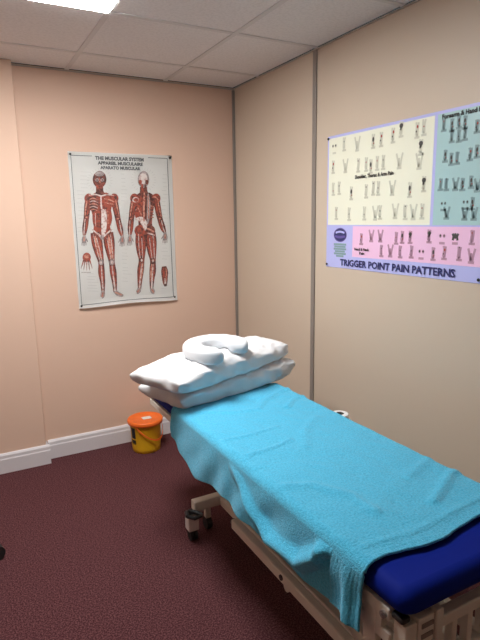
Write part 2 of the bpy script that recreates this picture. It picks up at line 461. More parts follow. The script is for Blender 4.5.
        R([(cx+30, 256, 10), (cx+33, 290, 14), (cx+28, 320, 8)], RD, 4); R([(cx+24, 262, 3), (cx+25, 310, 3)], LT, 5)
        R([(cx-28, 262, 8), (cx-26, 300, 9), (cx-20, 330, 6)], RD, 4); R([(cx-21, 270, 2), (cx-20, 318, 2)], WH, 5)
        R([(cx-32, 330, 5), (cx-12, 345, 6), (cx+3, 356, 8), (cx+20, 345, 6), (cx+40, 328, 5)], WH, 5)
        D.ell(cx+4, 358, 7, 9, GY, 6)
    else:
        R([(cx-30, 206, 10), (cx-30, 225, 26), (cx-26, 245, 20)], RD, 3); D.ell(cx-34, 222, 12, 10, WH, 4); D.ell(cx-32, 222, 8, 7, RD, 5)
        R([(cx-2, 196, 5), (cx-4, 240, 7), (cx-3, 300, 5)], LT, 5)
        R([(cx-12, 200, 4), (cx-16, 240, 16), (cx-26, 275, 22), (cx-22, 295, 10)], RD, 3)
        R([(cx-26, 250, 3), (cx-16, 270, 4), (cx-8, 290, 3)], LT, 4)
        R([(cx+12, 200, 5), (cx+14, 240, 12), (cx+12, 290, 10), (cx+8, 310, 6)], GY, 3); R([(cx+12, 206, 3), (cx+14, 290, 4)], LT, 4)
        D.ell(cx+36, 222, 12, 12, DK, 3); R([(cx+26, 214, 3), (cx+38, 212, 5), (cx+48, 222, 3)], LT, 4); D.ell(cx+40, 232, 9, 6, RD, 4)
        for q in range(5): R([(cx+20, 244+q*10, 3), (cx+32, 246+q*10, 3.5)], RD if q % 2 else LT, 4)
        R([(cx-34, 292, 6), (cx-14, 292, 18), (cx-2, 310, 20), (cx+2, 332, 6)], WH, 5)
        D.ell(cx-18, 334, 20, 21, RD, 4); D.ell(cx-19, 332, 13, 13, DK, 5); D.ell(cx-21, 330, 8, 9, RD, 6)
        D.ell(cx+20, 334, 18, 20, DK, 4); R([(cx+8, 326, 4), (cx+20, 330, 6), (cx+34, 338, 5)], LT, 5); R([(cx+10, 342, 3), (cx+24, 346, 5), (cx+36, 350, 3)], WH, 5)
D = Draw(fp)
body(D, 152, 146, True, 104, 202, (99, 285), (213, 290), (91, 376), (229, 378), 20, (153, 448), (192, 448), (161, 556), (205, 556), (158, 574), (228, 568))
obj('muscle_figure', D.bm, MM, poster, label='muscle figure seen from the front')
D = Draw(fp)
body(D, 311, 306, False, 270, 355, (262, 290), (366, 290), (257, 375), (385, 366), 15, (300, 440), (341, 442), (293, 545), (337, 545), (285, 558), (345, 558))
obj('muscle_figure', D.bm, MM, poster, label='muscle figure seen from behind')
# hand study and foot study
D = Draw(fp)
D.ell(101, 430, 15, 17, RD, 1); D.ell(101, 426, 9, 8, LT, 2)
for q in range(5):
    a = -.7+q*.35
    D.ribbon([(101+q*5-10, 438, 6), (101+math.sin(a)*30, 445+math.cos(a)*30, 3)], DK if q % 2 else RD, 2)
    D.ribbon([(101+q*5-10, 446, 2), (101+math.sin(a)*32, 447+math.cos(a)*32, 2)], WH, 3)
fline(D, 82, 484, 116, 484, 2, GY, 1, 1)
obj('hand_study', D.bm, MM, poster)
D = Draw(fp)
D.ribbon([(382, 462, 16), (384, 480, 25), (385, 500, 22), (386, 520, 17), (388, 534, 8)], DK, 1)
D.ribbon([(380, 468, 5), (381, 490, 8), (384, 520, 4)], RD, 2); D.ribbon([(389, 470, 3), (391, 492, 5), (389, 520, 3)], LT, 2)
D.ribbon([(385, 505, 6), (387, 525, 7)], WH, 3)
obj('foot_study', D.bm, MM, poster)
yo = -.0088
for s, zz, xa, xb, hs in (('THE MUSCULAR SYSTEM', 1.851, -.958, -.654, .028), ('APPAREIL MUSCULAIRE', 1.824, -.944, -.662, .025), ('APARATO MUSCULAR', 1.797, -.930, -.678, .025)):
    obj('title_text', text_bm(s, hs, (xa, yo, zz-.012), (1, 0, 0), (0, 0, 1), width=xb-xa, bold=.0013), M['pline'], poster)
for (x, z) in ((BX0+.014, BZ1-.016), (BX1-.014, BZ1-.016), (BX0+.014, BZ0+.016), (BX1-.02, BZ0+.022)):
    bm = bmesh.new(); d0 = .010 if z > 1.4 else .014
    lathe(bm, [(0, .004), (.005, .003), (.0065, 0), (.0045, -.001), (.0025, -.006), (0, -.007)], n=12)
    bm.transform(Matrix.Translation((x, -d0, z)) @ Matrix.Rotation(PI/2, 4, 'X'))
    obj('pin', bm, M['ink'], poster, smooth=True)

# ------------------------------------------------------------------ trigger point poster on the right wall
TY1, TY2, TZ0, TZ1 = -1.0413, -2.005, 1.2141, 1.8803
def ft(a, b, layer): return (-.003-layer*.0005, a, b)
tp = thing('trigger_point_poster', 'pastel trigger point pain patterns chart on the right wall above couch', 'poster', (0, (TY1+TY2)/2, TZ0))
bm = bmesh.new(); box(bm, (-.003, TY2, TZ0), (-.001, TY1, TZ1)); obj('paper', bm, M['lavender'], tp)
def sketch(D, y, z, k, body_i, s=1.0, q=1):
    """little limb drawing with a trigger dot; y runs away to the right (negative)"""
    L = lambda pts, mi=body_i, l=2: D.ribbon([(y-a*s, z+b*s, w*s*(.62 if mi == body_i else 1)) for a, b, w in pts], mi, l, 3)
    j = random.uniform(-.004, .004)
    if k in ('s', 'red', 'dark', 'head'):
        L([(-.008, .032, .0030), (-.006+j, .008, .0034), (-.009, -.030, .0028)])
        L([(.008, .030, .0030), (.004+j, .006, .0034), (.003, -.032, .0028)])
        L([(-.006, -.028, .004), (.002, -.034, .003)])
    if k == 'V':
        L([(-.022, .034, .004), (-.012, .0, .006), (-.006, -.034, .004)]); L([(.022, .034, .004), (.013, .0, .006), (.008, -.034, .004)])
        L([(-.002, .01, .003), (0, -.034, .003)])
    if k == 'pair':
        for a in (-.013, .013):
            D.ell(y-a*s, z, .009*s, .011*s, body_i, 2); D.ell(y-a*s, z+.001, .0055*s, .006*s, 2, 3)
    if k == 'big':
        D.ell(y, z, .010*s, .016*s, 2, 3); L([(-.02, .012, .010), (-.012, -.002, .012), (-.016, -.024, .006)], 2); L([(.02, .012, .010), (.012, -.002, .012), (.016, -.024, .006)], 2)
    if k == 'red': D.ell(y-.002, z+.010*s, .0055*s, .008*s, 3, 4); D.ell(y+.004, z-.012*s, .0035*s, .005*s, 2, 4)
    if k == 'dark': D.ell(y, z+.002, .007*s, .013*s, 2, 4); D.ell(y-.004, z-.018*s, .0035*s, .005*s, 3, 4)
    if k == 'head': D.ell(y, z+.012*s, .013*s, .011*s, 2, 4); L([(0, .004, .010), (-.005, -.01, .006)], 2)
    if k == 's': D.ell(y+.001, z+random.uniform(-.015, .02), .0032*s, .0042*s, random.choice((2, 3)), 4)
    D.ribbon([(y+.014, z-.041*s, .0026), (y-.014, z-.041*s, .0026)], body_i, 2, 1)
def panel(name, y1, y0, z0, z1, mp, ms, items, s=1.0):
    D = Draw(ft)
    D.poly([(y1, z0), (y0, z0), (y0, z1), (y1, z1)], 0, 1)
    random.seed(len(items))
    for y, z, k in items: sketch(D, y, z, k, 1, s)
    return obj(name, D.bm, [mp, ms, M['dot'], M['reddot']], tp)
CR = [(-1.096,1.829,'pair'),(-1.174,1.834,'s'),(-1.271,1.822,'V'),(-1.382,1.821,'dark'),(-1.434,1.822,'red'),(-1.508,1.829,'red'),(-1.555,1.847,'head'),(-1.646,1.830,'red'),(-1.683,1.836,'s'),(-1.090,1.732,'red'),(-1.186,1.728,'V'),(-1.282,1.723,'s'),(-1.339,1.722,'s'),(-1.370,1.710,'dark'),(-1.413,1.720,'s'),(-1.452,1.720,'s'),(-1.551,1.715,'V'),(-1.670,1.759,'head'),(-1.665,1.703,'V'),(-1.094,1.622,'s'),(-1.142,1.624,'s'),(-1.236,1.594,'dark'),(-1.344,1.598,'s'),(-1.392,1.609,'s'),(-1.425,1.607,'s'),(-1.514,1.602,'V'),(-1.619,1.589,'dark'),(-1.696,1.609,'head'),(-1.122,1.499,'s'),(-1.224,1.493,'s'),(-1.335,1.495,'s'),(-1.410,1.494,'V'),(-1.443,1.498,'s'),(-1.538,1.500,'V'),(-1.599,1.495,'s'),(-1.645,1.494,'V'),(-1.694,1.497,'s')]
TE = [(-1.784,1.828,'s'),(-1.824,1.822,'dark'),(-1.856,1.828,'dark'),(-1.883,1.823,'dark'),(-1.938,1.800,'red'),(-1.826,1.780,'s'),(-1.859,1.777,'s'),(-1.886,1.780,'s'),(-1.799,1.709,'dark'),(-1.829,1.694,'dark'),(-1.857,1.695,'s'),(-1.915,1.703,'red'),(-1.945,1.710,'dark'),(-1.783,1.600,'s'),(-1.813,1.598,'s'),(-1.856,1.596,'V'),(-1.889,1.594,'dark'),(-1.928,1.600,'dark'),(-1.956,1.586,'V'),(-1.803,1.520,'pair'),(-1.821,1.486,'V'),(-1.908,1.522,'pair'),(-1.939,1.520,'dark'),(-1.907,1.482,'V'),(-1.949,1.481,'V'),(-1.978,1.80,'s'),(-1.978,1.70,'s')]
PK = [(-1.318,1.371,'red'),(-1.388,1.387,'V'),(-1.449,1.388,'V'),(-1.551,1.381,'s'),(-1.587,1.386,'dark'),(-1.634,1.387,'head'),(-1.739,1.393,'head'),(-1.806,1.391,'pair'),(-1.870,1.392,'big'),(-1.948,1.393,'s'),(-1.460,1.320,'s'),(-1.517,1.322,'V'),(-1.579,1.321,'s'),(-1.644,1.324,'s'),(-1.700,1.323,'pair'),(-1.765,1.321,'dark'),(-1.821,1.328,'red'),(-1.894,1.328,'s'),(-1.950,1.321,'V')]
panel('cream_panel', -1.052, -1.737, 1.434, 1.868, M['cream'], M['sketch'], CR, .85)
panel('teal_panel', -1.752, -1.995, 1.434, 1.868, M['teal'], M['sketch2'], TE, .62)
panel('pink_panel', -1.252, -1.995, 1.276, 1.428, M['pink'], M['sketch3'], PK, .72)
def ttext(name, s, size, y, z, w, m, bold=.0006, x=-.0062):
    return obj(name, text_bm(s, size, (x, y, z), (0, -1, 0), (0, 0, 1), width=w, bold=bold), m, tp)
ttext('headline_text', 'TRIGGER POINT PAIN PATTERNS', .046, -1.162, 1.228, .720, M['navy'], .0014)
ttext('heading_text', 'Shoulder, Thorax & Arm Pain', .024, -1.262, 1.655, .258, M['ink'], .0008)
ttext('heading_text', 'Forearm & Hand Pain', .024, -1.775, 1.847, .205, M['ink'], .0008)
ttext('heading_text', 'Head & Neck', .017, -1.272, 1.310, .105, M['ink'])
ttext('heading_text', 'Pain', .017, -1.308, 1.291, .036, M['ink'])
D = Draw(ft); D.ell(-1.155, 1.383, .052, .036, 0, 1, 28); D.ell(-1.155, 1.383, .047, .031, 1, 2, 28); D.ribbon([(-1.115, 1.376, .010), (-1.155, 1.372, .014), (-1.195, 1.376, .010)], 0, 3); D.ribbon([(-1.120, 1.394, .006), (-1.155, 1.400, .009), (-1.19, 1.394, .006)], 2, 3)
obj('logo', D.bm, [M['purple'], M['navy'], M['lavender']], tp)
D = Draw(ft)
for k in range(6):
    w = (.05, .045, .05, .04, .048, .03)[k]; D.ribbon([(-1.155+w, 1.335-k*.012, .003), (-1.155-w, 1.335-k*.012, .003)], 0, 1, 1)
obj('small_print', D.bm, M['sketch2'], tp)
for (y, z) in ((TY1-.010, TZ1-.012), (TY1-.012, TZ0+.014), (-1.992, TZ0+.014), (-1.992, TZ1-.012)):
    bm = bmesh.new(); lathe(bm, [(0, .004), (.005, .003), (.0065, 0), (.0045, -.001), (.0025, -.005), (0, -.006)], n=12)
    bm.transform(Matrix.Translation((-.009, y, z)) @ Matrix.Rotation(-PI/2, 4, 'Y'))
    obj('pin', bm, M['ink'], tp, smooth=True)

# ------------------------------------------------------------------ treatment couch
MX0, MX1, MY0, MY1, MZ0, MZ1 = -.985, -.430, -2.615, -.86, .602, .670
couch = thing('treatment_couch', 'blue vinyl treatment couch on a cream wheeled metal frame along right wall', 'couch', ((MX0+MX1)/2, (MY0+MY1)/2, 0))
def rounded_outline(x0, x1, y0, y1, r, n=8):
    pts = []
    for cx, cy, a0 in ((x1-r, y1-r, 0), (x0+r, y1-r, PI/2), (x0+r, y0+r, PI), (x1-r, y0+r, 1.5*PI)):
        for k in range(n+1): a = a0+PI/2*k/n; pts.append((cx+r*math.cos(a), cy+r*math.sin(a)))
    return pts
bm = bmesh.new()
er = .033; rings = []
levels = [(0, er)] if False else []
for k in range(6): a = PI/2*k/5; levels.append((er*(1-math.sin(a)), MZ0+er*(1-math.cos(a))))
for k in range(6): a = PI/2*k/5; levels.append((er*(1-math.cos(a)), MZ1-er*(1-math.sin(a))))
for ins, z in levels:
    rings.append([bm.verts.new((x, y, z)) for x, y in rounded_outline(MX0+ins, MX1-ins, MY0+ins, MY1-ins, .038-ins*.7)])
for A, B in zip(rings, rings[1:]):
    for i in range(len(A)): bm.faces.new((A[i], A[(i+1) % len(A)], B[(i+1) % len(A)], B[i]))
bm.faces.new(rings[0][::-1]); bm.faces.new(rings[-1])
obj('mattress', bm, M['blue_vinyl'], couch, smooth=False, label='dark blue vinyl mattress')
for p in bpy.data.objects['mattress'].data.polygons: p.use_smooth = len(p.vertices) == 4
# upper frame
fx0, fx1 = -.979, -.436
bm = bmesh.new()
box(bm, (fx0, -2.56, .570), (fx0+.025, -.90, .601), .003); obj('side_rail', bm, M['cream_metal'], couch)
bm = bmesh.new()
box(bm, (fx1-.025, -2.56, .570), (fx1, -.90, .601), .003); obj('side_rail', bm, M['cream_metal'], couch)
bm = bmesh.new()
box(bm, (fx0+.026, -.94, .570), (fx1-.026, -.91, .601), .003); obj('cross_rail', bm, M['cream_metal'], couch)
# lower side plate with slots, below the side rail at the foot end
def slot_plate(x):
    bm = bmesh.new()
    beam(bm, (x+.010, -2.56, .520), (x+.010, -1.75, .515), .018, .030)
    for y in (-2.515, -2.43, -2.30, -2.05, -1.80): box(bm, (x+.001, y-.018, .53), (x+.019, y+.018, .572), .002)
    return bm
obj('side_bracket', slot_plate(fx0+.003), M['cream_metal'], couch)
obj('side_bracket', slot_plate(fx1-.023), M['cream_metal'], couch)
# foot post (left and right) down to the lifting frame
for x in (fx0+.014, fx1-.014):
    bm = bmesh.new(); box(bm, (x-.011, -2.515, .285), (x+.011, -2.472, .571), .003); obj('foot_post', bm, M['cream_metal'], couch)
# end block with ratchet slots
def ratchet(x, s):
    bm = bmesh.new()
    box(bm, (min(x, x+s*.034), -2.603, .40), (max(x, x+s*.034), -2.565, .582), .003)
    box(bm, (min(x+s*.036, x+s*.085), -2.606, .40), (max(x+s*.036, x+s*.085), -2.570, .590), .003)
    box(bm, (min(x+s*.087, x+s*.108), -2.612, .40), (max(x+s*.087, x+s*.108), -2.565, .598), .003)
    for k in range(6):
        z = .43+k*.027
        box(bm, (min(x+s*.044, x+s*.080), -2.6085, z), (max(x+s*.044, x+s*.080), -2.6055, z+.011), 0, 1)
    return bm
obj('ratchet_bracket', ratchet(fx0+.010, 1), [M['cream_metal'], M['strip']], couch)
obj('ratchet_bracket', ratchet(fx1-.010, -1), [M['cream_metal'], M['strip']], couch)
bm = bmesh.new(); box(bm, (fx0+.002, -2.598, .585), (fx0+.030, -2.562, .601), .006); obj('corner_cap', bm, M['black_plastic'], couch)
bm = bmesh.new(); box(bm, (fx1-.030, -2.598, .585), (fx1-.002, -2.562, .601), .006); obj('corner_cap', bm, M['black_plastic'], couch)
bm = bmesh.new(); cyl(bm, (fx0-.007, -2.545, .582), (fx0, -2.545, .582), .009, n=14)
cyl(bm, (fx0-.010, -2.545, .582), (fx0-.007, -2.545, .582), .0045, n=6); obj('bolt', bm, M['steel'], couch)
bm = bmesh.new(); box(bm, (fx0+.122, -2.600, .530), (fx1-.122, -2.570, .560), .004)
for x in (-.80, -.745, -.69, -.635, -.58): box(bm, (x-.009, -2.596, .44), (x+.009, -2.574, .531), .002)
box(bm, (fx0+.122, -2.600, .415), (fx1-.122, -2.570, .442), .004)
obj('foot_rail', bm, M['cream_metal'], couch)
# lifting frame: two long tubes, pivot bosses
RX = -.888
for x in (RX, MX0+MX1-RX):
    bm = bmesh.new(); box(bm, (x-.016, -2.50, .262), (x+.016, -1.625, .302), .006)
    t = obj('lift_rail', bm, M['cream_metal'], couch)
    sg = -1 if x < -.7 else 1
    bm = bmesh.new(); cyl(bm, (x, -1.626, .282), (x, -1.612, .282), .016, .013, n=16)
    obj('end_plug', bm, M['black_plastic'], t)
    bm = bmesh.new(); cyl(bm, (x+sg*.014, -1.995, .285), (x+sg*.020, -1.995, .285), .010, n=16)
    obj('pivot', bm, M['black_plastic'], t)
    bm = bmesh.new(); cyl(bm, (x-.010, -2.015, .258), (x+.010, -2.015, .258), .016, n=16)
    obj('pivot_boss', bm, M['cream_metal'], t)
    # lifting links up to the upper frame and down to the base
    xi = x - sg*.035
    bm = bmesh.new(); beam(bm, (xi, -2.38, .285), (xi, -1.95, .580), .026, .032); obj('lift_arm', bm, M['cream_metal'], couch)
    bm = bmesh.new(); beam(bm, (xi - sg*.035, -2.40, .165), (xi-sg*.035, -1.90, .575), .026, .032); obj('lift_arm', bm, M['cream_metal'], couch)
bm = bmesh.new(); cyl(bm, (RX+.017, -2.38, .283), (MX0+MX1-RX-.017, -2.38, .283), .014); obj('axle', bm, M['steel'], couch)
# actuator housing
bm = bmesh.new(); box(bm, (-.73, -2.02, .205), (-.65, -1.80, .31), .01); cyl(bm, (-.69, -2.0, .25), (-.69, -2.30, .30), .018)
cyl(bm, (-.69, -1.81, .25), (-.69, -1.30, .185), .022)
obj('actuator', bm, M['black_plastic'], couch)
# base frame
by0, by1 = -2.33, -1.235
bm = bmesh.new()
box(bm, (-.905, by1-.022, .138), (-.475, by1+.022, .186), .005); obj('base_beam', bm, M['cream_metal'], couch)
bm = bmesh.new()
box(bm, (-.905, by0-.022, .138), (-.475, by0+.022, .186), .005); obj('base_beam', bm, M['cream_metal'], couch)
for x in (-.76, -.62):
    bm = bmesh.new(); box(bm, (x-.018, by0+.023, .142), (x+.018, by1-.023, .182), .005); obj('base_spine', bm, M['cream_metal'], couch)
def caster(cx, cy, sx, pedal):
    """foot housing under the beam end with a twin wheel castor and a pedal"""
    t = bpy.data.objects.new('caster', None); C.objects.link(t); t.location = (cx, cy, 0); t.parent = couch
    bpy.context.view_layer.update(); t.matrix_parent_inverse = couch.matrix_world.inverted(); bpy.context.view_layer.update()
    bm = bmesh.new(); box(bm, (cx-.026, cy-.028, .050), (cx+.026, cy+.022, .128), .006)
    beam(bm, (cx-sx*.004, cy+.012, .09), (cx+sx*.075, cy+.018, .137), .022, .02)
    obj('foot_housing', bm, M['cream_plastic'], t)
    bm = bmesh.new()
    for s in (-1, 1): cyl(bm, (cx+s*.004, cy-.008, .0265), (cx+s*.017, cy-.008, .0265), .0262, n=24)
    cyl(bm, (cx, cy-.008, .03), (cx, cy-.008, .055), .008)
    obj('wheel', bm, M['rubber'], t)
    bm = bmesh.new(); box(bm, (cx-.018, cy-.012, .1285), (cx+.018, cy+.012, .1375), .002)
    if pedal:
        tube(bm, [(cx-.040, cy-.050, .150), (cx-.034, cy-.026, .156), (cx-.012, cy-.016, .152), (cx+.012, cy-.035, .146), (cx+.030, cy-.055, .140)], .010)
        tube(bm, [(cx-.04, cy-.050, .150), (cx-.012, cy-.068, .142), (cx+.030, cy-.055, .140)], .009)
        tube(bm, [(cx-.01, cy-.03, .15), (cx, cy-.008, .134)], .006)
    obj('brake_pedal', bm, M['black_plastic'], t)
    return t
caster(-.915, by1-.004, 1, True); caster(-.465, by1-.004, -1, True); caster(-.915, by0, 1, False); caster(-.465, by0, -1, False)
# small steering wheel beside the left head caster
for x in (-.815, -.565):
    bm = bmesh.new(); box(bm, (x-.014, by1+.024, .058), (x+.014, by1+.052, .158), .004)
    t = obj('caster_stem', bm, M['cream_metal'], couch)
    bm = bmesh.new(); cyl(bm, (x-.013, by1+.038, .0305), (x+.013, by1+.038, .0305), .030, n=24); obj('wheel', bm, M['rubber'], t)

# ------------------------------------------------------------------ towel
def lerp_tab(tab, x):
    if x <= tab[0][0]: return tab[0][1]
    for (a, b), (c, d) in zip(tab, tab[1:]):
        if x <= c:
            t = (x-a)/(c-a); t = t*t*(3-2*t)*.5+t*.5
            return b+(d-b)*t
    return tab[-1][1]
ZT = .6755; RC = .022
XA, XB = -.992, -.428                     # outer faces of the towel at each side
hem_z = [(-2.55, .508), (-2.49, .508), (-2.43, .512), (-2.30, .492), (-2.18, .486), (-2.06, .482), (-1.91, .483), (-1.80, .503), (-1.68, .496), (-1.54, .470), (-1.38, .502), (-1.26, .540)]
foot_y = [(-1.02, -2.497), (-.99, -2.494), (-.93, -2.490), (-.88, -2.497), (-.82, -2.510), (-.76, -2.512), (-.68, -2.497), (-.60, -2.488), (-.39, -2.475)]
head_y = [(-1.0, -1.262), (-.90, -1.250), (-.70, -1.225), (-.50, -1.215), (-.42, -1.235)]
swag = [(-1.78, .66), (-1.90, .615), (-1.985, .569), (-2.10, .528), (-2.26, .548), (-2.335, .610), (-2.36, .665)]
def seg_dist(px, py, poly):
    best = 9
    for (a, b), (c, d) in zip(poly, poly[1:]):
        t = max(0, min(1, ((px-a)*(c-a)+(py-b)*(d-b))/((c-a)**2+(d-b)**2)))
        best = min(best, math.hypot(px-a-t*(c-a), py-b-t*(d-b)))
    return best
ridges = [  # on the top: (points, height, half width)
 ([(-.39, -2.285), (-.47, -2.292), (-.56, -2.34), (-.64, -2.38)], .009, .016),
 ([(-.39, -2.16), (-.48, -2.20), (-.60, -2.24)], .006, .018),
 ([(-.95, -1.86), (-.84, -1.852), (-.76, -1.83)], .006, .012),
 ([(-.96, -1.71), (-.86, -1.72), (-.74, -1.70)], .005, .012),
 ([(-.42, -1.33), (-.52, -1.36), (-.62, -1.42), (-.70, -1.50)], .007, .014),
 ([(-.39, -1.45), (-.50, -1.47), (-.58, -1.54)], .007, .012),
 ([(-.93, -1.40), (-.80, -1.48), (-.70, -1.50)], .006, .014),
 ([(-.96, -2.10), (-.88, -2.14), (-.82, -2.24), (-.82, -2.34)], .007, .018),
 ([(-.55, -1.70), (-.66, -1.78), (-.74, -1.90)], .005, .018),
 ([(-.95, -2.44), (-.80, -2.46), (-.60, -2.44), (-.40, -2.42)], .004, .012),
]
NY, NX = 300, 190
bm = bmesh.new(); G = []
def towel_point(iy, ix):
    t = iy/NY
    # first find the arc-length position across
    # sections: left hang, left arc, top, right arc, right hang
    f = ix/NX
    nl, na, ntp, nr = .30, .07, .50, .07
    yg = -1.25+t*(-2.50+1.25)
    hz = lerp_tab(hem_z, yg)
    if f < nl:
        k = 1-f/nl                    # 1 at hem, 0 at arc
        xe = XA; y0 = head_y[0][1]; y1 = foot_y[0][1]
        z = (ZT-RC) - k*((ZT-RC)-hz)
        # the front edge leans: y follows photo
        yend = lerp_tab([(.46, -2.500), (.50, -2.496), (.60, -2.488), (.66, -2.498)], z)
        y = y0+t*(yend-y0)
        hz = lerp_tab(hem_z, y); z = (ZT-RC)-k*((ZT-RC)-hz)
        d = (ZT-RC)-z
        sm = min(1, d/.08)
        out = .004+.06*d
        dg = y+.9*z                       # folds run down and towards the foot
        out += sm*(.0035*math.sin(dg*17+.6)+.0035*math.sin(dg*34+1.3+2*noise.noise(Vector((y*3, z*3, 0))))+.0035*noise.noise(Vector((y*14, z*8, 3))))
        g = math.exp(-(seg_dist(y, z, swag)/.020)**2)
        fade = min(1, max(0, (-1.80-y)/.22)); out += .028*g*min(1, d/.02)*fade
        # tucked below the swag
        zl = lerp_tab([(-2.36, .66), (-2.335, .61), (-2.26, .548), (-2.10, .528), (-1.985, .569), (-1.90, .615), (-1.78, .66)], y)
        if -2.38 < y < -1.80 and z < zl-.02: out -= .012*fade*min(1, (zl-.02-z)/.02)
        # extra fold near foot corner
        out += .016*math.exp(-((y+2.455-(z-.5)*.12)/.018)**2)*sm
        rip = min(1, max(0, (-2.30-y)/.08)); out += rip*.0008*(1+math.sin(t*640+2*noise.noise(Vector((z*9, 1, 0)))))
        out = max(out, .002)
        return Vector((xe-out, y, z))
    if f < nl+na:
        a = (f-nl)/na*PI/2
        x = XA+RC*(1-math.cos(a))*1.15; z = ZT-RC+RC*math.sin(a)
    elif f < nl+na+ntp:
        q = (f-nl-na)/ntp
        x = XA+RC*1.15+q*((XB-RC)-(XA+RC*1.15)); z = ZT
    elif f < nl+na+ntp+nr:
        a = (f-nl-na-ntp)/nr*PI/2
        x = XB-RC+RC*math.sin(a); z = ZT-RC+RC*math.cos(a)
    else:
        k = (f-nl-na-ntp-nr)/(1-nl-na-ntp-nr)
        x = XB+.006*k; z = ZT-RC-k*.09
        y = lerp_tab(head_y, -.39)+t*(lerp_tab(foot_y, -.39)-lerp_tab(head_y, -.39))
        return Vector((x+.004*k*(1+math.sin(y*40)), y, z))
    y = lerp_tab(head_y, x)+t*(lerp_tab(foot_y, x)-lerp_tab(head_y, x))
    up = 0
    for pts, hh, w in ridges:
        up = max(up, hh*math.exp(-(seg_dist(x, y, pts)/w)**2))
    rip = min(1, max(0, (-2.28-y)/.1)); up += rip*.0006*(1+math.sin(t*640+3*noise.noise(Vector((x*6, 1, 0)))))
    n = noise.noise(Vector((x*9, y*7, 2)))*.5+.5
    up += .0022*noise.fractal(Vector((x*16, y*13, 9)), 1.0, 2.0, 3)
    up += .003*n + .0015*max(0, math.sin(y*40+x*22+3*noise.noise(Vector((x*5, y*5, 7)))))*(.4+.6*n)
    s = min(1, max(0, (z-(ZT-RC))/RC))
    return Vector((x-(1-s)*.004*(1 if x < -.7 else 0), y, z+up*s))
for iy in range(NY+1):
    G.append([bm.verts.new(towel_point(iy, ix)) for ix in range(NX+1)])
for iy in range(NY):
    for ix in range(NX): bm.faces.new((G[iy][ix], G[iy+1][ix], G[iy+1][ix+1], G[iy][ix+1]))
bmesh.ops.recalc_face_normals(bm, faces=bm.faces)
tw = obj('towel', bm, M['towel'], smooth=True)
tag(tw, 'turquoise terry towel draped over the blue treatment couch', 'towel')
# make sure normals point outwards/up, then thicken outwards
up_sum = sum(p.normal.z*p.area for p in tw.data.polygons)
if up_sum < 0: tw.data.flip_normals()
md = tw.modifiers.new('thickness', 'SOLIDIFY'); md.thickness = .0045; md.offset = 1.0
# woven hem along the foot edge
bm = bmesh.new()
def pathpts(iy): return [towel_point(iy, ix)+Vector((0, 0, .003)) for ix in range(58, NX-20, 2)]
tube(bm, pathpts(NY), .0042, 8)
obj('hem', bm, M['towel'], tw, smooth=True)

# ------------------------------------------------------------------ pillows
from mathutils.bvhtree import BVHTree
dg = bpy.context.evaluated_depsgraph_get(); dg.update()
def support(objs, x, y, default=0):
    best = default
    for t in objs:
        h = t.ray_cast(Vector((x, y, 3)), Vector((0, 0, -1)))
        if h[0] is not None: best = max(best, h[0].z)
    return best
def tree(o):
    return BVHTree.FromObject(o, bpy.context.evaluated_depsgraph_get())
def pillow(name, A, B, Cc, Dd, top, bot, below, seed, m, wr=.006, pinch=.03, default=0):
    """A near-left, B near-right, C far-right, D far-left seam corners"""
    A, B, Cc, Dd = map(Vector, (A, B, Cc, Dd)); N = 84; bm = bmesh.new()
    def sup(x, y):
        return max(support(below, x+a*.012, y+b*.012, default) for a in (-1, 0, 1) for b in (-1, 0, 1))+.003
    def surf(i, j, side):
        u = -math.cos(PI*i/N); v = -math.cos(PI*j/N)
        u = u*.6+(-1+2*i/N)*.4; v = v*.6+(-1+2*j/N)*.4
        e = (1-u*u); f = (1-v*v)
        uu = u*(1-pinch*f*u*u-(.07 if u > 0 else .0)*v**8); vv = v*(1-pinch*1.3*e*v*v-(.12 if u > 0 else .02)*u**8)
        a, b = (uu+1)/2, (vv+1)/2
        p = (A*(1-a)+B*a)*(1-b)+(Dd*(1-a)+Cc*a)*b
        h = max(0, e*f)
        prof = (1-abs(u)**3.4)**.42*(1-abs(v)**3.2)**.42 if h > 1e-9 else 0
        pb = (1-abs(u)**5)**.33*(1-abs(v)**5)**.33 if h > 1e-9 else 0
        w = noise.fractal(Vector((p.x*6+seed, p.y*6, side*3.1)), 1.0, 2.0, 4)
        w2 = noise.fractal(Vector((p.x*22+seed*3, p.y*22, side)), 1.0, 2.0, 2)
        rd = max(0, .45-abs(noise.noise(Vector((p.x*6+seed*7, p.y*12+p.z*9, side*2+.3))))*2.6)
        edge = min(1, h*4)
        q = Vector(p)
        if side > 0: q.z += top*prof + edge*(wr*w+wr*.6*w2) - wr*1.2*rd*min(1, h*9)
        else: q.z -= bot*pb - min(1, h*6)*(wr*.5*w)
        q.x += .008*noise.noise(Vector((p.y*25, q.z*40, seed)))*(1-edge*.6); q.y += .014*noise.noise(Vector((p.x*20, q.z*40, seed+5)))*(1-edge*.6)
        zs = sup(q.x, q.y) + (0 if side < 0 else .004)
        if q.z < zs: q.z = zs
        return q
    T_ = {}; Bm = {}
    for i in range(N+1):
        for j in range(N+1):
            T_[i, j] = bm.verts.new(surf(i, j, 1))
            if i in (0, N) or j in (0, N): Bm[i, j] = T_[i, j]
            else:
                q = surf(i, j, -1); q.z = min(q.z, T_[i, j].co.z-.002); Bm[i, j] = bm.verts.new(q)
    for i in range(N):
        for j in range(N):
            bm.faces.new((T_[i, j], T_[i+1, j], T_[i+1, j+1], T_[i, j+1]))
            bm.faces.new((Bm[i, j], Bm[i, j+1], Bm[i+1, j+1], Bm[i+1, j]))
    return obj(name, bm, m, smooth=True)
tr_t = tree(tw); tr_m = tree(bpy.data.objects['mattress'])
p1 = pillow('pillow', (-.990, -1.365, .722), (-.285, -1.225, .756), (-.33, -.83, .738), (-1.090, -1.07, .728), .048, .075, [tr_t, tr_m], 3.3, M['pillow2'], .017)
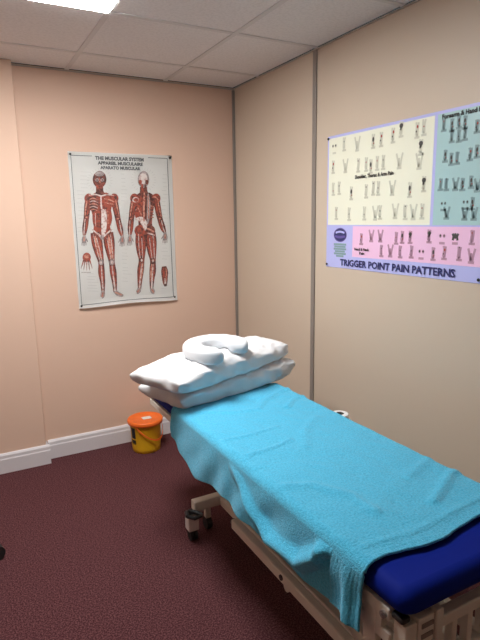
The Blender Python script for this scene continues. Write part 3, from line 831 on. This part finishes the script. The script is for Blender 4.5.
tag(p1, 'lower white pillow with crinkled cover, beneath the other pillow on the couch', 'pillow', 'pillows stacked at the couch head')
bpy.context.view_layer.update()
tr_1 = tree(p1)
p2 = pillow('pillow', (-1.015, -1.400, .808), (-.315, -1.20, .838), (-.36, -.85, .822), (-1.158, -1.17, .820), .056, .070, [tr_1], 8.1, M['pillow'], .011)
tag(p2, 'upper white pillow with the horseshoe face cushion lying on it', 'pillow', 'pillows stacked at the couch head')
bpy.context.view_layer.update()
tr_2 = tree(p2)

# ------------------------------------------------------------------ horseshoe face cushion
cc = Vector((-.760, -1.215, .858))
bm = bmesh.new()
NS, NR = 90, 28
ga = math.radians(-68)                      # the mouth of the horseshoe looks this way
half = math.radians(30)
rings = []
for i in range(NS+1):
    t = i/NS; th = ga+half+t*(2*PI-2*half)
    Rm = .096
    ex = 1+.05*math.cos(th-ga)
    rad = Vector((math.cos(th), math.sin(th), 0)); tan = Vector((-math.sin(th), math.cos(th), 0))
    c = cc+Vector((rad.x*Rm*ex*1.08, rad.y*Rm*ex*1.12, .036))
    tip = min(t, 1-t)*NS
    k = 1.0 if tip > 7 else math.sqrt(max(0, 1-((7-tip)/7)**2))
    k = max(k, .02)
    ring = []
    for q in range(NR):
        a = 2*PI*q/NR
        ca, sa = math.cos(a), math.sin(a)
        sx = abs(ca)**.5*(1 if ca > 0 else -1); sz = abs(sa)**.5*(1 if sa > 0 else -1)
        p = c+rad*(.047*sx*(.3+.7*k))+Vector((0, 0, .034*sz*(.15+.85*k)))
        p += Vector((0, 0, .002*noise.noise(p*30)))
        ring.append(bm.verts.new(p))
    rings.append(ring)
for A, B in zip(rings, rings[1:]):
    for q in range(NR): bm.faces.new((A[q], A[(q+1) % NR], B[(q+1) % NR], B[q]))
bm.faces.new(rings[0][::-1]); bm.faces.new(rings[-1])
bmesh.ops.recalc_face_normals(bm, faces=bm.faces)
bm.transform(Matrix.Translation(cc) @ Matrix.Rotation(math.radians(-2), 4, 'Y') @ Matrix.Rotation(math.radians(2), 4, 'X') @ Matrix.Translation(-cc))
for v in bm.verts:
    zs = support([tr_2], v.co.x, v.co.y)+.005
    if v.co.z < zs: v.co.z = zs
fc = obj('face_cushion', bm, M['collar'], smooth=True)
tag(fc, 'white horseshoe-shaped face cushion resting on top of the pillows', 'cushion')

# ------------------------------------------------------------------ yellow bin
bc = (-.785, -.175, 0)
bin_ = thing('clinical_waste_bin', 'small yellow plastic bin with orange lid on carpet by skirting', 'bin', bc)
bm = bmesh.new()
lathe(bm, [(0, .0), (.084, 0), (.089, .004), (.092, .03), (.100, .185), (.103, .190), (.0, .192)], bc)
obj('body', bm, M['yellow'], bin_, smooth=True, label='yellow plastic bin body')
bm = bmesh.new()
lathe(bm, [(.104, .186), (.112, .187), (.114, .195), (.114, .208), (.110, .214), (.100, .215), (.096, .211), (.030, .212), (0, .212)], bc)
lid = obj('lid', bm, M['orange'], bin_, smooth=True, label='orange lid')
bm = bmesh.new(); box(bm, (bc[0]-.022, bc[1]-.032, .2125), (bc[0]+.036, bc[1]+.012, .2165), .002); obj('lid_label', bm, M['label'], lid, label='pale sticker on the lid')
bm = bmesh.new()
hp = []
for k in range(19):
    t = k/18; th = math.radians(-140+t*145)
    hp.append((bc[0]+.109*math.cos(th), bc[1]+.109*math.sin(th), .188-.100*math.sin(PI*t**1.15)**.8*(1 if t > 0 else 0)))
A = []
for (x, y, z) in hp:
    d = Vector((x-bc[0], y-bc[1], 0)).normalized()
    A.append([bm.verts.new(Vector((x, y, z))+d*a+Vector((0, 0, b))) for a, b in ((0, .005), (.003, .005), (.003, -.005), (0, -.005))])
for P0, P1 in zip(A, A[1:]):
    for q in range(4): bm.faces.new((P0[q], P0[(q+1) % 4], P1[(q+1) % 4], P1[q]))
bm.faces.new(A[0][::-1]); bm.faces.new(A[-1])
obj('handle', bm, M['orange'], bin_, label='orange carrying handle')
bm = bmesh.new()
for (t0, t1, z0, z1) in ((-172, -150, .10, .172), (-176, -150, .05, .09)):
    n = 6; rows = []
    for k in range(n+1):
        th = math.radians(t0+(t1-t0)*k/n)
        rows.append([bm.verts.new((bc[0]+(r_+.0015)*math.cos(th), bc[1]+(r_+.0015)*math.sin(th), z)) for z, r_ in ((z0, .090+.010*(z0-.03)/.155), (z1, .090+.010*(z1-.03)/.155))])
    for a, b in zip(rows, rows[1:]): bm.faces.new((a[0], b[0], b[1], a[1]))
obj('label', bm, M['ink'], bin_, label='black printed label')

# ------------------------------------------------------------------ couch roll standing behind the couch
rc = (-.158, -1.372, 0)
roll = thing('paper_roll', 'white paper couch roll standing upright between the couch and right wall', 'paper roll', rc)
bm = bmesh.new(); lathe(bm, [(.021, .0), (.040, .0), (.0425, .003), (.0425, .513), (.040, .516), (.021, .516), (.021, .0)], rc, 40)
obj('tissue', bm, M['paper_roll'], roll)
bm = bmesh.new(); lathe(bm, [(.0185, .001), (.0205, .001), (.0205, .515), (.0185, .515), (.0185, .001)], rc, 32)
obj('core', bm, M['core'], roll)

# ------------------------------------------------------------------ wheeled stool at the left, only one castor in view
sc = Vector((-1.975, -1.02, 0))
st = thing('wheeled_stool', 'black castor of a wheeled stool poking in at the left edge', 'stool', sc)
bm = bmesh.new()
lathe(bm, [(0, .44), (.15, .44), (.165, .45), (.17, .475), (.165, .50), (.15, .51), (0, .512)], sc, 40); obj('seat', bm, M['black_plastic'], st, smooth=True)
bm = bmesh.new(); cyl(bm, sc+Vector((0, 0, .12)), sc+Vector((0, 0, .44)), .022); obj('column', bm, M['steel'], st)
for k in range(5):
    th = math.radians(16)+2*PI*k/5; d = Vector((math.cos(th), math.sin(th), 0))
    bm = bmesh.new(); beam(bm, sc+d*.024+Vector((0, 0, .125)), sc+d*.255+Vector((0, 0, .092)), .032, .022); lg = obj('leg', bm, M['black_plastic'], st)
    w = sc+d*.246+Vector((0, 0, .0355)); s = Vector((-d.y, d.x, 0))
    bm = bmesh.new()
    for q in (-1, 1): cyl(bm, w+s*(q*.006), w+s*(q*.022), 0.0352, n=24)
    cyl(bm, w, w+Vector((0, 0, .05)), .007)
    obj('caster', bm, M['rubber'], lg)

# ------------------------------------------------------------------ camera, world, view
cam = bpy.data.cameras.new('camera'); co = bpy.data.objects.new('camera', cam); C.objects.link(co)
r = Vector((.88032921, -.47409169, -.01604845)); u = Vector((.10349866, .15894767, .98184707)); f = Vector((.46293467, .86600965, -.18899413))
co.matrix_world = Matrix(((r.x, u.x, -f.x, -1.75311), (r.y, u.y, -f.y, -3.31831), (r.z, u.z, -f.z, 1.47123), (0, 0, 0, 1)))
cam.sensor_fit = 'VERTICAL'; cam.sensor_height = 36; cam.sensor_width = 27; cam.lens = 523.903/640*36
cam.clip_start = .02
bpy.context.scene.camera = co
w = bpy.data.worlds.new('world'); bpy.context.scene.world = w; w.use_nodes = True
w.node_tree.nodes['Background'].inputs[0].default_value = (.02, .02, .02, 1)
vs = bpy.context.scene.view_settings
vs.view_transform = 'Standard'; vs.look = 'None'; vs.gamma = 1; vs.use_curve_mapping = False; vs.exposure = 1.47
